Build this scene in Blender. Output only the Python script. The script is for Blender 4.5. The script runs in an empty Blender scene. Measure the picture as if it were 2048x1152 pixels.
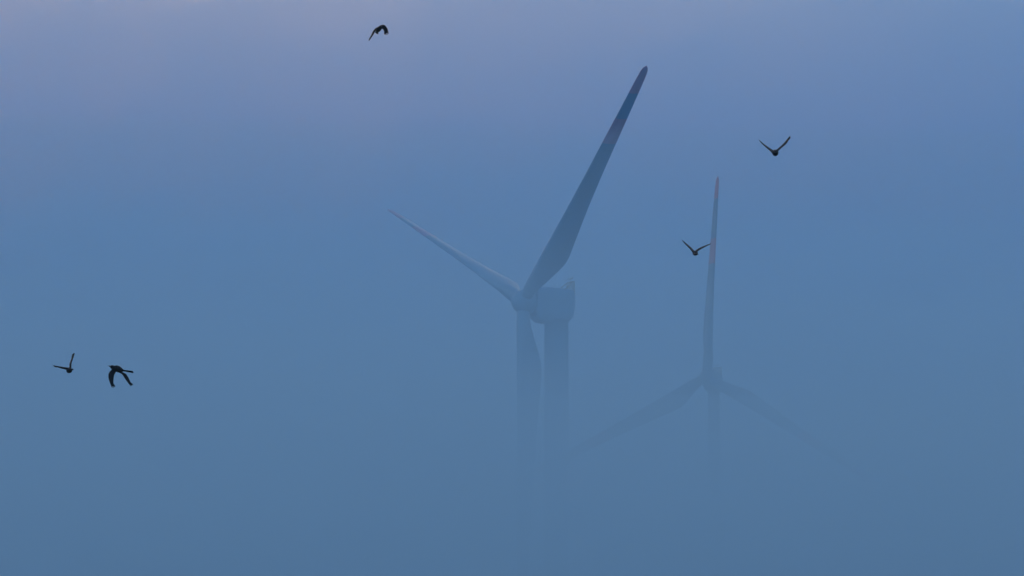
import bpy, bmesh, math, random
from mathutils import Vector, Matrix, noise

R = math.radians
S = bpy.context.scene
C = S.collection

# ------------------------------------------------------------------ camera
CAM = Vector((0.0, 0.0, 1.7))
PITCH = R(7.0)
F_PX = 9000.0                      # focal length in pixels of the 2048 wide photograph
cd = bpy.data.cameras.new("camera")
cam = bpy.data.objects.new("camera", cd)
C.objects.link(cam)
cam.location = CAM
cam.rotation_euler = (math.pi / 2 + PITCH, 0, 0)
cd.sensor_width = 36.0
cd.lens = F_PX / 2048 * 36.0
cd.clip_start = 0.5
cd.clip_end = 20000
S.camera = cam

# ------------------------------------------------------------------ sky, sun, exposure
SUN_EL, SUN_ROT = R(2.0), R(-10.0)
w = bpy.data.worlds.new("World")
S.world = w
w.use_nodes = True
nt = w.node_tree
nt.nodes.clear()
sky = nt.nodes.new("ShaderNodeTexSky")
sky.sky_type = 'NISHITA'
sky.sun_disc = False
sky.sun_elevation = SUN_EL
sky.sun_rotation = SUN_ROT
sky.altitude = 100
sky.air_density = 1.0
sky.dust_density = 2.7
sky.ozone_density = 1.6
bg = nt.nodes.new("ShaderNodeBackground")
bg.inputs["Strength"].default_value = 0.15
wo = nt.nodes.new("ShaderNodeOutputWorld")
nt.links.new(sky.outputs[0], bg.inputs[0])
nt.links.new(bg.outputs[0], wo.inputs[0])

sd = bpy.data.lights.new("sun", 'SUN')
sd.energy = 0.15
sd.angle = R(10)
sd.color = (1.0, 0.72, 0.55)
sun = bpy.data.objects.new("sun", sd)
C.objects.link(sun)
sv = Vector((math.sin(SUN_ROT) * math.cos(SUN_EL), math.cos(SUN_ROT) * math.cos(SUN_EL), math.sin(SUN_EL)))
sun.rotation_euler = (-sv).to_track_quat('-Z', 'Y').to_euler()

S.view_settings.view_transform = 'Standard'
S.view_settings.look = 'None'
S.view_settings.exposure = 2.6
S.view_settings.gamma = 1.0
S.view_settings.use_curve_mapping = False
S.render.engine = 'CYCLES'
S.cycles.volume_bounces = 8
S.cycles.max_bounces = 12
S.cycles.use_denoising = True


# ------------------------------------------------------------------ helpers
def tag(o, label=None, cat=None, group=None, kind=None):
    if label: o['label'] = label
    if cat: o['category'] = cat
    if group: o['group'] = group
    if kind: o['kind'] = kind
    return o


def link(name, me, parent=None, mat=None):
    o = bpy.data.objects.new(name, me)
    C.objects.link(o)
    if parent: o.parent = parent
    for m in (mat if isinstance(mat, (list, tuple)) else [mat] if mat else []):
        me.materials.append(m)
    return o


def mesh_from(bm, name, smooth=True):
    bmesh.ops.recalc_face_normals(bm, faces=bm.faces)
    me = bpy.data.meshes.new(name)
    bm.to_mesh(me)
    bm.free()
    for p in me.polygons: p.use_smooth = smooth
    return me


def loft(bm, rings, cap=True, mats=None):
    """Join rings of equal size into one skin."""
    vs = [[bm.verts.new(p) for p in r] for r in rings]
    n = len(vs[0])
    for i in range(len(vs) - 1):
        for j in range(n):
            f = bm.faces.new((vs[i][j], vs[i][(j + 1) % n], vs[i + 1][(j + 1) % n], vs[i + 1][j]))
            if mats: f.material_index = mats[i]
    if cap:
        bm.faces.new(vs[0][::-1])
        f = bm.faces.new(vs[-1])
        if mats: f.material_index = mats[-1]


def tube(bm, a, b, r0, r1=None, n=10):
    a, b = Vector(a), Vector(b)
    r1 = r0 if r1 is None else r1
    d = (b - a).normalized()
    u = d.orthogonal().normalized()
    v = d.cross(u)
    ring = lambda c, r: [c + r * (math.cos(t) * u + math.sin(t) * v) for t in (2 * math.pi * k / n for k in range(n))]
    loft(bm, [ring(a, r0), ring(b, r1)])


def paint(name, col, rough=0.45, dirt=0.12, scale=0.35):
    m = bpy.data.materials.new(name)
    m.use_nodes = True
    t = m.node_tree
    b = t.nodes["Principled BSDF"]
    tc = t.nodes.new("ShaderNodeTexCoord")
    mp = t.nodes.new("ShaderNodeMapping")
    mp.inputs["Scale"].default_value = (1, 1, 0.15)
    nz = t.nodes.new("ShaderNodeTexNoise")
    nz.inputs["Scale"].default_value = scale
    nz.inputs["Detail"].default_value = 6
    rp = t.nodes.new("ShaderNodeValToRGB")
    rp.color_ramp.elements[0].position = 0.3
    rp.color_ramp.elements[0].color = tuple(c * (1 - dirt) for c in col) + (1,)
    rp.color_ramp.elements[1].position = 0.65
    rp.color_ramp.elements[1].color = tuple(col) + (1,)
    t.links.new(tc.outputs["Object"], mp.inputs[0])
    t.links.new(mp.outputs[0], nz.inputs["Vector"])
    t.links.new(nz.outputs["Fac"], rp.inputs[0])
    t.links.new(rp.outputs[0], b.inputs["Base Color"])
    b.inputs["Roughness"].default_value = rough
    return m


M_DUSK_PALE = paint("weathered_dusk_tinted_pale_paint", (0.045, 0.26, 0.55), 0.45, 0.2)  # pale paint; the blue of the dusk skylight is put into its colour
M_DUSK_GREY = paint("weathered_dusk_tinted_grey_paint", (0.06, 0.19, 0.36), 0.5, 0.2)  # far turbine's grey, with dusk skylight blue mixed into the colour
M_DUSK_RED = paint("dusk_tinted_red_marking_paint", (0.27, 0.24, 0.50), 0.5, 0.3, 0.6)  # red bands turned mauve: bluish dusk light painted into the colour
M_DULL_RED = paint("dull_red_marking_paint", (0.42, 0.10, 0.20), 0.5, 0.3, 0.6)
M_METAL = paint("galvanised_metal", (0.28, 0.29, 0.30), 0.5)
M_FEATHER = paint("black_feathers", (0.003, 0.006, 0.016), 0.6, 0.5, 25)
M_FEATHER.node_tree.nodes["Principled BSDF"].inputs["Specular IOR Level"].default_value = 0.15
M_BEAK = paint("dark_horn", (0.02, 0.018, 0.016), 0.4)


def volume(name, density, color, aniso=0.0):
    m = bpy.data.materials.new(name)
    m.use_nodes = True
    t = m.node_tree
    t.nodes.clear()
    o = t.nodes.new("ShaderNodeOutputMaterial")
    v = t.nodes.new("ShaderNodeVolumePrincipled")
    v.inputs["Color"].default_value = tuple(color) + (1,)
    v.inputs["Density"].default_value = density
    v.inputs["Anisotropy"].default_value = aniso
    t.links.new(v.outputs[0], o.inputs["Volume"])
    return m


# ------------------------------------------------------------------ ground
def ground_material():
    m = bpy.data.materials.new("rough_pasture")
    m.use_nodes = True
    t = m.node_tree
    b = t.nodes["Principled BSDF"]
    tc = t.nodes.new("ShaderNodeTexCoord")
    n1 = t.nodes.new("ShaderNodeTexNoise"); n1.inputs["Scale"].default_value = 0.02; n1.inputs["Detail"].default_value = 8
    n2 = t.nodes.new("ShaderNodeTexNoise"); n2.inputs["Scale"].default_value = 2.5; n2.inputs["Detail"].default_value = 8
    mx = t.nodes.new("ShaderNodeMix"); mx.data_type = 'RGBA'; mx.inputs[0].default_value = 0.5
    r1 = t.nodes.new("ShaderNodeValToRGB")
    r1.color_ramp.elements[0].color = (0.045, 0.06, 0.022, 1)
    r1.color_ramp.elements[1].color = (0.12, 0.105, 0.05, 1)
    for n in (n1, n2): t.links.new(tc.outputs["Object"], n.inputs["Vector"])
    ad = t.nodes.new("ShaderNodeMath"); ad.operation = 'MULTIPLY_ADD'; ad.inputs[1].default_value = 0.5
    ml = t.nodes.new("ShaderNodeMath"); ml.operation = 'MULTIPLY'; ml.inputs[1].default_value = 0.5
    t.nodes.remove(mx)
    t.links.new(n2.outputs["Fac"], ml.inputs[0])
    t.links.new(n1.outputs["Fac"], ad.inputs[0])
    t.links.new(ml.outputs[0], ad.inputs[2])
    t.links.new(ad.outputs[0], r1.inputs[0])
    t.links.new(r1.outputs[0], b.inputs["Base Color"])
    bp = t.nodes.new("ShaderNodeBump"); bp.inputs["Strength"].default_value = 0.6; bp.inputs["Distance"].default_value = 0.15
    t.links.new(n2.outputs["Fac"], bp.inputs["Height"])
    t.links.new(bp.outputs[0], b.inputs["Normal"])
    b.inputs["Roughness"].default_value = 0.95
    return m


def ground_z(x, y):
    d = math.hypot(x, y)
    k = min(1.0, max(0.0, (d - 20) / 120))
    return k * 1.1 * noise.noise(Vector((x * 0.004, y * 0.004, 3.1)))


EXT = 4000.0
bm = bmesh.new()
N = 120
cs = [EXT * math.copysign(abs(t) ** 1.7, t) for t in (2 * i / N - 1 for i in range(N + 1))]
gv = [[bm.verts.new((x, y, ground_z(x, y))) for x in cs] for y in cs]
for i in range(N):
    for j in range(N):
        bm.faces.new((gv[i][j], gv[i][j + 1], gv[i + 1][j + 1], gv[i + 1][j]))
tag(link("ground", mesh_from(bm, "ground"), None, ground_material()), "rough pasture stretching flat below the fog", kind="structure")


# ------------------------------------------------------------------ wind turbines
def airfoil(n, t):
    """Closed section around the chord: x from 0 (leading edge) to 1, thickness t, slight camber."""
    pts = []
    for k in range(n):
        a = 2 * math.pi * k / n
        x = 0.5 * (1 - math.cos(a))
        yt = 5 * t * (0.2969 * math.sqrt(x) - 0.126 * x - 0.3516 * x * x + 0.2843 * x ** 3 - 0.1036 * x ** 4)
        yc = 0.03 * 4 * x * (1 - x)
        pts.append((x, yc + (yt if a <= math.pi else -yt)))
    return pts


#          r/R   chord  thick  circle  twist  chord fraction ahead of the pitch axis
BLADE = [(0.020, 2.10, 1.00, 1.0, 12, 0.50),
         (0.050, 2.15, 0.98, 1.0, 12, 0.50),
         (0.075, 2.60, 0.80, 0.6, 12, 0.42),
         (0.110, 3.40, 0.52, 0.2, 11, 0.32),
         (0.150, 4.25, 0.38, 0.0, 10, 0.26),
         (0.185, 4.75, 0.32, 0.0, 9, 0.23),
         (0.215, 4.80, 0.30, 0.0, 8, 0.23),
         (0.260, 4.50, 0.27, 0.0, 7, 0.23),
         (0.350, 3.95, 0.24, 0.0, 5, 0.24),
         (0.450, 3.40, 0.21, 0.0, 3.5, 0.25),
         (0.560, 2.90, 0.19, 0.0, 2.5, 0.27),
         (0.680, 2.5, 0.18, 0.0, 1.5, 0.30),
         (0.790, 2.1, 0.17, 0.0, 0.8, 0.33),
         (0.890, 1.75, 0.16, 0.0, 0.3, 0.38),
         (0.950, 1.5, 0.16, 0.0, 0.0, 0.42),
         (0.978, 1.28, 0.16, 0.0, 0.0, 0.46),
         (0.992, 0.85, 0.16, 0.0, 0.0, 0.54),
         (1.000, 0.22, 0.18, 0.0, 0.0, 0.60)]


def blade_at(s):
    for p, q in zip(BLADE, BLADE[1:]):
        if s <= q[0]:
            k = (s - p[0]) / (q[0] - p[0])
            return [p[i] + (q[i] - p[i]) * k for i in range(6)]
    return list(BLADE[-1])


def blade_mesh(Rr, bands, n=28, wide=1.0):
    """Span along +z, leading edge towards +x, suction side towards +y."""
    st = set(b[0] for b in BLADE)
    for i in range(41): st.add(0.02 + 0.98 * i / 40)
    for a, b in bands: st.update((a, b))
    st = sorted(st)
    st = [s for i, s in enumerate(st) if i == 0 or s - st[i - 1] > 1e-5]
    k = Rr / 55.0
    rings, mats = [], []
    for s in st:
        _, ch, th, ci, tw, le = blade_at(s)
        ch *= k * wide
        ca, sa = math.cos(R(-tw)), math.sin(R(-tw))
        ring = []
        for j, (x, y) in enumerate(airfoil(n, th)):
            a = 2 * math.pi * j / n
            cx, cy = 0.5 - 0.5 * math.cos(a), 0.5 * math.sin(a)
            px = (x + (cx - x) * ci) * ch
            py = (y + (cy - y) * ci) * ch
            px = le * ch - px
            pre = 0.0
            ring.append(Vector((px * ca - py * sa, px * sa + py * ca + pre, s * Rr)))
        rings.append(ring)
    for a, b in zip(st, st[1:]):
        m = 0.5 * (a + b)
        mats.append(1 if any(lo <= m <= hi for lo, hi in bands) else 0)
    bm = bmesh.new()
    loft(bm, rings, True, mats)
    return mesh_from(bm, "blade")


def superellipse(cx, hy, z0, z1, n=32, e=4.5):
    zc, hz = (z0 + z1) / 2, (z1 - z0) / 2
    out = []
    for k in range(n):
        a = 2 * math.pi * (k + 0.5) / n
        c, s = math.cos(a), math.sin(a)
        out.append(Vector((cx, hy * math.copysign(abs(c) ** (2 / e), c), zc + hz * math.copysign(abs(s) ** (2 / e), s))))
    return out


def turbine(x, y, top, Rr, yaw, tilt, phase, pitch, overhang, cone, bands, label, dia_top, dia_base, body, mark, k=1.0, wide=1.0):
    root = bpy.data.objects.new("wind_turbine", None)
    C.objects.link(root)
    root.location = (x, y, 0)
    tag(root, label, "wind turbine", "wind turbines fading into the fog")
    a = Vector((-math.sin(yaw) * math.cos(tilt), -math.cos(yaw) * math.cos(tilt), math.sin(tilt)))
    side = Vector((0, 0, 1)).cross(a).normalized()
    up = a.cross(side)
    frame = Matrix((a, -side, up)).transposed().to_4x4()          # local x forward, z up
    head = Matrix.Translation((0, 0, top)) @ frame

    # tower: tapered steel tube with weld and flange rings
    bm = bmesh.new()
    zt = top - 2.7 * k
    prof, n = [], 48
    prof.append((-1.5, dia_base / 2))
    secs = 4
    for i in range(secs):
        for j in range(6):
            z = zt * (i + j / 6) / secs
            prof.append((z, dia_base / 2 + (dia_top - dia_base) / 2 * z / zt))
        zf = zt * (i + 1) / secs
        rf = dia_base / 2 + (dia_top - dia_base) / 2 * zf / zt
        if i < secs - 1:
            prof += [(zf - 0.13, rf + 0.002), (zf - 0.12, rf + 0.05), (zf + 0.12, rf + 0.05), (zf + 0.13, rf + 0.002)]
    prof += [(zt, dia_top / 2), (zt + 0.02, dia_top / 2 + 0.12), (zt + 0.35, dia_top / 2 + 0.12)]
    prof.sort(key=lambda p: p[0])
    loft(bm, [[Vector((r * math.cos(2 * math.pi * q / n), r * math.sin(2 * math.pi * q / n), z)) for q in range(n)] for z, r in prof])
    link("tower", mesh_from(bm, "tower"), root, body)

    # nacelle: rounded housing, its tail cut back towards the bottom
    bm = bmesh.new()
    rings = []
    for cx, hy, z0, z1 in ((-2.75, 1.1, -0.6, 2.0), (-2.7, 1.5, -1.3, 2.45), (-2.45, 1.75, -2.2, 2.65), (-1.6, 1.85, -3.0, 2.75),
                           (0.0, 1.9, -3.2, 2.8), (2.0, 1.9, -3.3, 2.8), (3.4, 1.85, -3.2, 2.65), (4.2, 1.7, -2.6, 2.35), (4.45, 1.5, -2.1, 1.9)):
        rings.append([v * k for v in superellipse(cx, hy, z0, z1)])
    loft(bm, rings)
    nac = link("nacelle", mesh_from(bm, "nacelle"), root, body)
    nac.matrix_local = head
    # raised wedge-shaped cooler at the tail of the roof, with the sensor mast on it
    bm = bmesh.new()
    for sy in (-1.35, 1.35):
        tube(bm, Vector((-0.7, sy, 2.5)) * k, Vector((-2.55, sy, 4.1)) * k, 0.09 * k)
        tube(bm, Vector((-2.55, sy, 2.2)) * k, Vector((-2.55, sy, 4.1)) * k, 0.09 * k)
    tube(bm, Vector((-2.55, -1.35, 4.1)) * k, Vector((-2.55, 1.35, 4.1)) * k, 0.09 * k)
    for i in range(11):
        z = 2.55 + 1.45 * i / 10
        tube(bm, Vector((-2.55, -1.35, z)) * k, Vector((-2.55, 1.35, z)) * k, 0.05 * k, n=6)
    cool = link("cooler", mesh_from(bm, "cooler"), nac, M_METAL)
    bm = bmesh.new()
    tube(bm, Vector((-2.55, 0, 4.1)) * k, Vector((-2.55, 0, 4.75)) * k, 0.06 * k)
    tube(bm, Vector((-2.55, -0.7, 4.7)) * k, Vector((-2.55, 0.7, 4.7)) * k, 0.05 * k)
    tube(bm, Vector((-2.9, 0.6, 4.7)) * k, Vector((-2.2, 0.6, 4.7)) * k, 0.07 * k)
    tube(bm, Vector((-2.55, -0.6, 4.7)) * k, Vector((-2.55, -0.6, 4.95)) * k, 0.1 * k)
    link("sensor_mast", mesh_from(bm, "sensor_mast"), nac, M_METAL)

    # hub with its pointed nose
    bm = bmesh.new()
    n = 40
    pr = [(-1.65, 1.55), (-1.6, 1.85), (-0.9, 2.05), (0.0, 2.1), (0.7, 1.95), (1.3, 1.55), (1.75, 1.05), (2.05, 0.55), (2.15, 0.15)]
    loft(bm, [[Vector((overhang + px * k, r * k * math.cos(2 * math.pi * q / n), r * k * math.sin(2 * math.pi * q / n))) for q in range(n)] for px, r in pr])
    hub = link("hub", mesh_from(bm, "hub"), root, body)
    hub.matrix_local = head

    me = blade_mesh(Rr, bands, wide=wide)
    hubc = Vector((0, 0, top)) + overhang * a
    for q in range(3):
        ph = phase - q * 2 * math.pi / 3
        s0 = math.cos(ph) * up + math.sin(ph) * side
        t0 = -math.sin(ph) * up + math.cos(ph) * side
        s = (math.cos(cone) * s0 + math.sin(cone) * a).normalized()
        le = math.cos(pitch) * t0 + math.sin(pitch) * a
        le = (le - s * le.dot(s)).normalized()
        nn = s.cross(le)
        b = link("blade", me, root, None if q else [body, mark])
        b.matrix_local = Matrix.Translation(hubc) @ Matrix((le, nn, s)).transposed().to_4x4()
    return root


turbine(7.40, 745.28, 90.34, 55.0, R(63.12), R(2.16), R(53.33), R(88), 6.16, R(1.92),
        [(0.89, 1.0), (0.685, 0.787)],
        "large near wind turbine turned aside, its wide red-banded blade reaching up to the right", 4.0, 4.5, M_DUSK_PALE, M_DUSK_RED)
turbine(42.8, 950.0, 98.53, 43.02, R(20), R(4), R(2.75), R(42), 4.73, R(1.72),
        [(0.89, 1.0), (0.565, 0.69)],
        "small faint wind turbine farther back on the right, one blade pointing straight up", 2.5, 3.2, M_DUSK_GREY, M_DULL_RED, 0.775, 1.22)

# ------------------------------------------------------------------ birds
FW = Vector((0, math.cos(PITCH), math.sin(PITCH)))
UPV = Vector((0, -math.sin(PITCH), math.cos(PITCH)))


def ball_rings(pts, n=14):
    """Rings along a spine; pts = (centre, half width, half height)."""
    rings = []
    for i, (c, hw, hh) in enumerate(pts):
        a = pts[max(0, i - 1)][0]
        b = pts[min(len(pts) - 1, i + 1)][0]
        d = (b - a).normalized()
        u = d.cross(Vector((0, 0, 1)))
        if u.length < 0.15: u = d.cross(Vector((1, 0, 0)))
        u.normalize()
        v = u.cross(d)
        rings.append([c + hw * math.cos(2 * math.pi * k / n) * u + hh * math.sin(2 * math.pi * k / n) * v for k in range(n)])
    return rings


def lerp_stations(st, n):
    """Smooth (Catmull-Rom) resampling of wing stations (centre, chord vector, thickness)."""
    out = []
    m = len(st) - 1
    for i in range(n + 1):
        t = i / n * m
        k = min(int(t), m - 1)
        f = t - k
        P = [st[max(0, min(m, k + d))] for d in (-1, 0, 1, 2)]

        def cr(j):
            p0, p1, p2, p3 = (p[j] for p in P)
            return 0.5 * (2 * p1 + (p2 - p0) * f + (2 * p0 - 5 * p1 + 4 * p2 - p3) * f * f + (3 * p1 - p0 - 3 * p2 + p3) * f ** 3)
        out.append((cr(0), cr(1), max(0.003, cr(2))))
    return out


def add_wing(bm, st, fingers, fl):
    """Wing as a thin aerofoil skin; its hand ends in separate primary feathers. chord vector points from trailing to leading edge."""
    ss = lerp_stations(st, 26)
    rings = []
    for i, (c, ch, th) in enumerate(ss):
        a = ss[max(0, i - 1)][0]
        b = ss[min(len(ss) - 1, i + 1)][0]
        d = (b - a).normalized()
        nn = d.cross(ch).normalized()
        ring = []
        for x, y in airfoil(16, 1.0):
            ring.append(c + ch * (0.5 - x) + nn * (y - 0.03 * 4 * x * (1 - x)) * th * 1.15 + nn * 0.06 * ch.length * 4 * x * (1 - x))
        rings.append(ring)
    loft(bm, rings)
    c, ch, th = ss[-1]
    d = (ss[-1][0] - ss[-4][0]).normalized()
    for k in range(fingers):
        f = k / (fingers - 1) if fingers > 1 else 0.5
        o = c + ch * (0.42 - 0.84 * f) - d * 0.03
        dr = (d - ch.normalized() * (0.12 + 0.45 * f)).normalized()
        L = fl * (1.0 - 0.45 * f * f) * (0.85 if k == 0 else 1)
        wv = (ch - dr * ch.dot(dr)).normalized() * (0.62 * ch.length / fingers)
        nn = dr.cross(wv).normalized() * 0.007
        rr = []
        for s, ww in ((0, 1.0), (0.5, 0.95), (0.8, 0.75), (0.95, 0.45), (1.0, 0.2)):
            p = o + dr * (L + 0.03) * s
            rr.append([p + wv * ww, p + nn, p - wv * ww, p - nn])
        loft(bm, rr)


def bird(px, py, dist, label, spine, wings, tail, beak, eyes=True):
    """px, py: where the bird flies; dist: metres from the viewer. Shapes are in metres, x right, y away, z up."""
    d = FW + Vector((1, 0, 0)) * ((px - 1024) / F_PX) + UPV * ((576 - py) / F_PX)
    loc = CAM + d * dist
    bm = bmesh.new()
    loft(bm, ball_rings(spine))
    for st, fingers, fl in wings: add_wing(bm, st, fingers, fl)
    loft(bm, tail)
    me = mesh_from(bm, "bird")
    o = link("bird", me, None, M_FEATHER)
    o.location = loc
    md = o.modifiers.new("fuse", 'REMESH')
    md.mode = 'VOXEL'
    md.voxel_size = 0.0045
    md.use_smooth_shade = True
    tag(o, label, "bird", "black birds flying through the fog")
    bm = bmesh.new()
    a, b, r = beak
    dd = (b - a)
    rings = ball_rings([(a - dd * 0.2, r, r * 1.1), (a + dd * 0.3, r * 0.8, r * 0.9), (a + dd * 0.7, r * 0.5, r * 0.6), (b, r * 0.12, r * 0.12)], 10)
    loft(bm, rings)
    link("beak", mesh_from(bm, "beak"), o, M_BEAK)
    return o


def V(x, y, z): return Vector((x, y, z))


def fan(root, tip, w0, w1, t, wdir):
    """A flat tail fan from root to tip, rounded at the end; wdir is its sideways direction."""
    root, tip, wdir = Vector(root), Vector(tip), Vector(wdir).normalized()
    d = tip - root
    nn = d.normalized().cross(wdir).normalized() * t
    rr = []
    for s, k in ((0, 0.0), (0.35, 0.35), (0.7, 0.75), (0.92, 1.0), (1.0, 0.82)):
        p = root + d * s
        hw = w0 + (w1 - w0) * k
        rr.append([p + wdir * hw, p + wdir * hw * 0.4 + nn, p - wdir * hw * 0.4 + nn, p - wdir * hw, p - wdir * hw * 0.4 - nn, p + wdir * hw * 0.4 - nn])
    return rr


DB = 85.0
U = DB / F_PX                       # metres per photograph pixel at the birds' distance


def Q(x, y, depth=0.0): return Vector((x * U, depth, -y * U))      # right, down in photograph pixels; depth in metres


def body_line(head, tail, rb, hr):
    """Crow-like body from head to rump."""
    head, tail = Vector(head), Vector(tail)
    prof = ((0.0, 0.25 * hr), (0.05, 0.75 * hr), (0.13, hr), (0.22, 0.95 * hr), (0.3, 0.95 * hr + 0.1 * rb), (0.42, 0.95 * rb), (0.55, rb), (0.7, 0.88 * rb), (0.85, 0.6 * rb), (1.0, 0.32 * rb))
    return [(head + (tail - head) * s, r, r) for s, r in prof]


# the bird above the rotor, wings beating down, the right one shown broad
bird(757, 60, DB, "small black bird with drooping wings, high above the large turbine near the top edge",
     body_line(Q(6, -4.6, -0.14), Q(-4, 1.2, 0.12), 0.046, 0.034),
     [([(Q(-3, -1.5, 0.0), Q(1.6, -2.6, -0.20), 0.034), (Q(-8.0, 2.6, 0.0), Q(3.4, 1.2, -0.19), 0.028),
        (Q(-11.8, 9, 0.02), Q(3.6, 2.7, -0.17), 0.022), (Q(-16, 15.0, 0.05), Q(2.4, 1.9, -0.12), 0.016)], 4, 0.08),
      ([(Q(3.5, -4.0, -0.04), Q(0.5, -5, -0.18), 0.03), (Q(9.8, -4.6, -0.08), Q(4.0, -5.4, -0.15), 0.022),
        (Q(14.0, 0.6, -0.11), Q(7.8, -2.6, -0.10), 0.016), (Q(16.4, 6.8, -0.12), Q(7.2, -2.0, -0.06), 0.014)], 5, 0.06)],
     fan(Q(-3, 1.0, 0.10), Q(-4.5, 1.8, 0.26), 0.025, 0.045, 0.008, (0.8, 0, -0.5)),
     (Q(6, -4.6, -0.14), Q(7.0, -5.0, -0.19), 0.010))

# the bird at the upper right, seen from behind with its wings in a V
bird(1551, 305, DB, "black bird with rigid wings raised in a wide V, upper right of the small turbine",
     body_line(Q(0.6, -0.8, 0.24), Q(-0.6, 0.4, -0.12), 0.062, 0.04),
     [([(Q(-3.5, -2.5, 0.05), Q(1.4, -4.4, 0.19), 0.04), (Q(-10, -7.5, 0.06), Q(2.4, -4.6, 0.19), 0.03),
        (Q(-20, -14.8, 0.04), Q(2.0, -3.2, 0.17), 0.022), (Q(-29, -21.8, 0.0), Q(1.0, -1.4, 0.11), 0.012)], 4, 0.06),
      ([(Q(3.5, -2.5, 0.05), Q(-1.4, -3.4, 0.19), 0.04), (Q(10, -9.0, 0.06), Q(-2.4, -2.6, 0.19), 0.028),
        (Q(20.5, -19, 0.04), Q(-3.8, -2.9, 0.17), 0.024), (Q(26.4, -27.8, 0.0), Q(-3.0, -0.9, 0.12), 0.016)], 4, 0.07)],
     fan(Q(-1.5, 1.5, -0.1), Q(-6.5, 4.6, -0.28), 0.03, 0.05, 0.008, (1, 0, -0.12)),
     (Q(0.6, -0.8, 0.24), Q(0.6, -0.6, 0.29), 0.010))

# the bird beside the far turbine's raised blade
bird(1391, 506, DB, "black bird with raised wings and fanned tail, just left of the small turbine's upright blade",
     body_line(Q(0, -2.2, 0.22), Q(-0.4, 1.2, -0.12), 0.050, 0.038),
     [([(Q(-3, -3.5, 0.05), Q(1.8, -3.6, 0.19), 0.038), (Q(-8.5, -10, 0.06), Q(3.0, -3.4, 0.19), 0.028),
        (Q(-15.5, -16.5, 0.04), Q(2.4, -2.8, 0.17), 0.022), (Q(-23.5, -23, 0.0), Q(1.0, -1.2, 0.11), 0.012)], 4, 0.05),
      ([(Q(3, -3.5, 0.05), Q(-1.2, -2.6, 0.19), 0.038), (Q(10, -8.8, 0.06), Q(-1.8, -3.4, 0.19), 0.028),
        (Q(19, -13, 0.04), Q(-1.4, -2.8, 0.17), 0.022), (Q(27.5, -17, 0.0), Q(-0.8, -1.2, 0.11), 0.012)], 4, 0.05)],
     fan(Q(-0.4, 2.2, -0.1), Q(-1.4, 6.6, -0.27), 0.035, 0.066, 0.012, (1, 0, 0)),
     (Q(0, -2.2, 0.22), Q(0, -2.2, 0.27), 0.010))

# lower left, one wing held up
bird(138, 740, DB, "black bird at lower left, one wing stretched out level and the other raised",
     body_line(Q(-3.5, 0.5, 0.18), Q(4.0, 0.4, -0.14), 0.056, 0.040),
     [([(Q(-3, -1.5, 0.02), Q(0.5, -2.4, -0.18), 0.034), (Q(-10, -3.2, 0.03), Q(0.6, -1.8, -0.18), 0.024),
        (Q(-19, -5.4, 0.05), Q(0.6, -1.5, -0.15), 0.018), (Q(-28, -8.2, 0.08), Q(0.4, -0.8, -0.10), 0.012)], 4, 0.06),
      ([(Q(1.4, -3.0, 0.0), Q(3.6, 0.2, -0.18), 0.034), (Q(2.0, -13, 0.0), Q(4.4, 0.4, -0.18), 0.026),
        (Q(4.8, -22, 0.02), Q(4.6, 1.0, -0.15), 0.02), (Q(7.5, -30, 0.04), Q(4.2, 1.2, -0.10), 0.015)], 4, 0.06)],
     fan(Q(2.5, 0.6, -0.10), Q(10.5, 1.4, -0.24), 0.02, 0.035, 0.012, (0.25, 0.9, -0.3)),
     (Q(-3.5, 0.5, 0.18), Q(-4.2, 0.7, 0.24), 0.012))

# lower left, flying left with both wings beating down
bird(238, 745, DB, "black bird at lower left flying left with both wings pushed down and a long tail",
     body_line(Q(-16.5, -11.0, -0.10), Q(8, -4.5, 0.08), 0.062, 0.038),
     [([(Q(-8, -6, -0.03), Q(-10, -1.0, -0.10), 0.035), (Q(-13.5, 4, -0.10), Q(-11.5, -1.2, -0.08), 0.026),
        (Q(-14, 15, -0.14), Q(-9.8, -1.2, -0.06), 0.018), (Q(-11.6, 27, -0.16), Q(-6.0, -0.2, -0.04), 0.014)], 5, 0.065),
      ([(Q(-2, -3.5, 0.02), Q(-4, 2.0, -0.10), 0.03), (Q(9, 1.8, 0.12), Q(-7.4, 1.6, -0.08), 0.022),
        (Q(15, 11, 0.18), Q(-7.2, 1.6, -0.06), 0.018), (Q(21.0, 21, 0.22), Q(-4.6, 1.0, -0.04), 0.014)], 4, 0.06)],
     fan(Q(5, -5.2, 0.06), Q(27, -2.6, 0.16), 0.03, 0.05, 0.011, (0.1, 0.9, -0.35)),
     (Q(-16.2, -10.9, -0.10), Q(-20.2, -12.4, -0.13), 0.015))

# ------------------------------------------------------------------ fog and haze
FOG_COL = (0.56, 0.775, 0.99)


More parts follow.
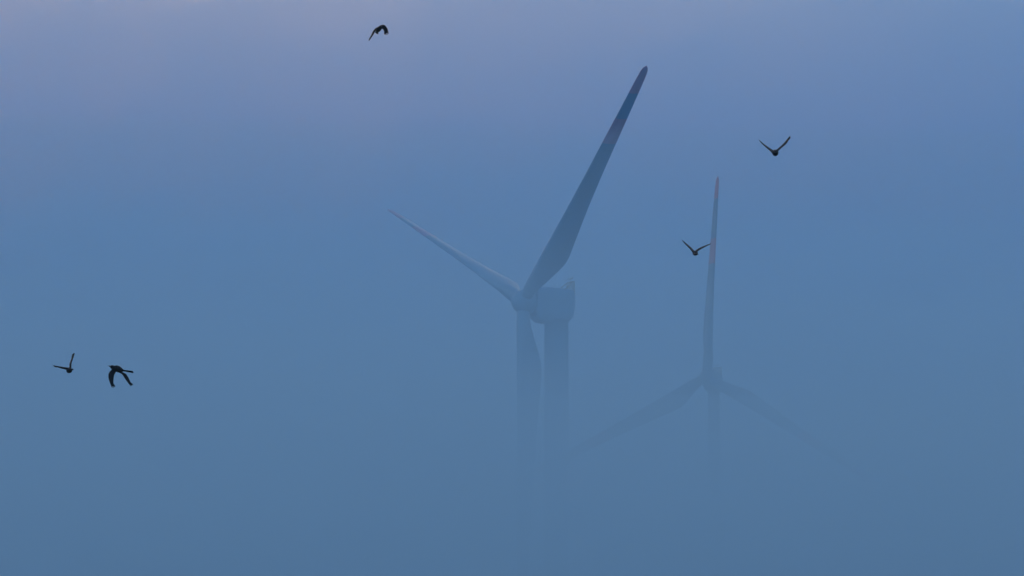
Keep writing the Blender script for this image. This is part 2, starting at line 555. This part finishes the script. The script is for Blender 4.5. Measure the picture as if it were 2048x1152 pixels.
def fog_top(x, y):
    """Height of the rolling fog bank: a low sheet in front of the near turbine that thickens behind it."""
    ks = ((178, 0.4), (190, 16), (200, 25), (215, 37), (240, 41), (262, 40), (320, 41), (365, 43), (480, 49), (610, 56), (745, 59),
          (850, 64), (960, 84), (1150, 132), (1400, 178), (1600, 237), (1760, 326), (1860, 374), (2260, 458), (4000, 475))
    for (a, ha), (b, hb) in zip(ks, ks[1:]):
        if y <= b:
            t = max(0.0, (y - a) / (b - a))
            h = ha + (hb - ha) * t
            break
    else:
        h = ks[-1][1]
    return h * (1 + 0.06 * noise.noise(Vector((x * 0.010, y * 0.006, 7.7))) + 0.04 * noise.noise(Vector((x * 0.03, y * 0.02, 1.3))))


bm = bmesh.new()
xs = [-3900 + 2900 * i / 10 for i in range(10)] + [-1000 + 2000 * i / 80 for i in range(81)] + [1000 + 2900 * i / 10 for i in range(1, 11)]
ys = [178 + 92 * i / 30 for i in range(30)] + [270 + 830 * i / 50 for i in range(50)] + [1100 + 1160 * i / 40 for i in range(41)]
top = [[bm.verts.new((x, y, fog_top(x, y))) for x in xs] for y in ys]
bot = [[bm.verts.new((x, y, -2.0)) for x in xs] for y in ys]
ny, nx = len(ys), len(xs)
for i in range(ny - 1):
    for j in range(nx - 1):
        bm.faces.new((top[i][j], top[i][j + 1], top[i + 1][j + 1], top[i + 1][j]))
        bm.faces.new((bot[i][j], bot[i + 1][j], bot[i + 1][j + 1], bot[i][j + 1]))
for i in range(ny - 1):
    bm.faces.new((top[i][0], top[i + 1][0], bot[i + 1][0], bot[i][0]))
    bm.faces.new((top[i][-1], bot[i][-1], bot[i + 1][-1], top[i + 1][-1]))
for j in range(nx - 1):
    bm.faces.new((top[0][j], bot[0][j], bot[0][j + 1], top[0][j + 1]))
    bm.faces.new((top[-1][j], top[-1][j + 1], bot[-1][j + 1], bot[-1][j]))
tag(link("fog", mesh_from(bm, "fog"), None, volume("fog_air", 0.0070, FOG_COL)),
    "blue dusk fog bank swallowing the turbine towers", "fog", kind="stuff")

bm = bmesh.new()
bmesh.ops.create_cube(bm, size=1.0)
for v in bm.verts:
    v.co = Vector((v.co.x * 8200, v.co.y * 8200, -2.5 if v.co.z < 0 else 510.0))
tag(link("haze", mesh_from(bm, "haze", False), None, volume("haze_air", 0.00035, FOG_COL)),
    "thin blue haze filling the whole air", "haze", kind="stuff")
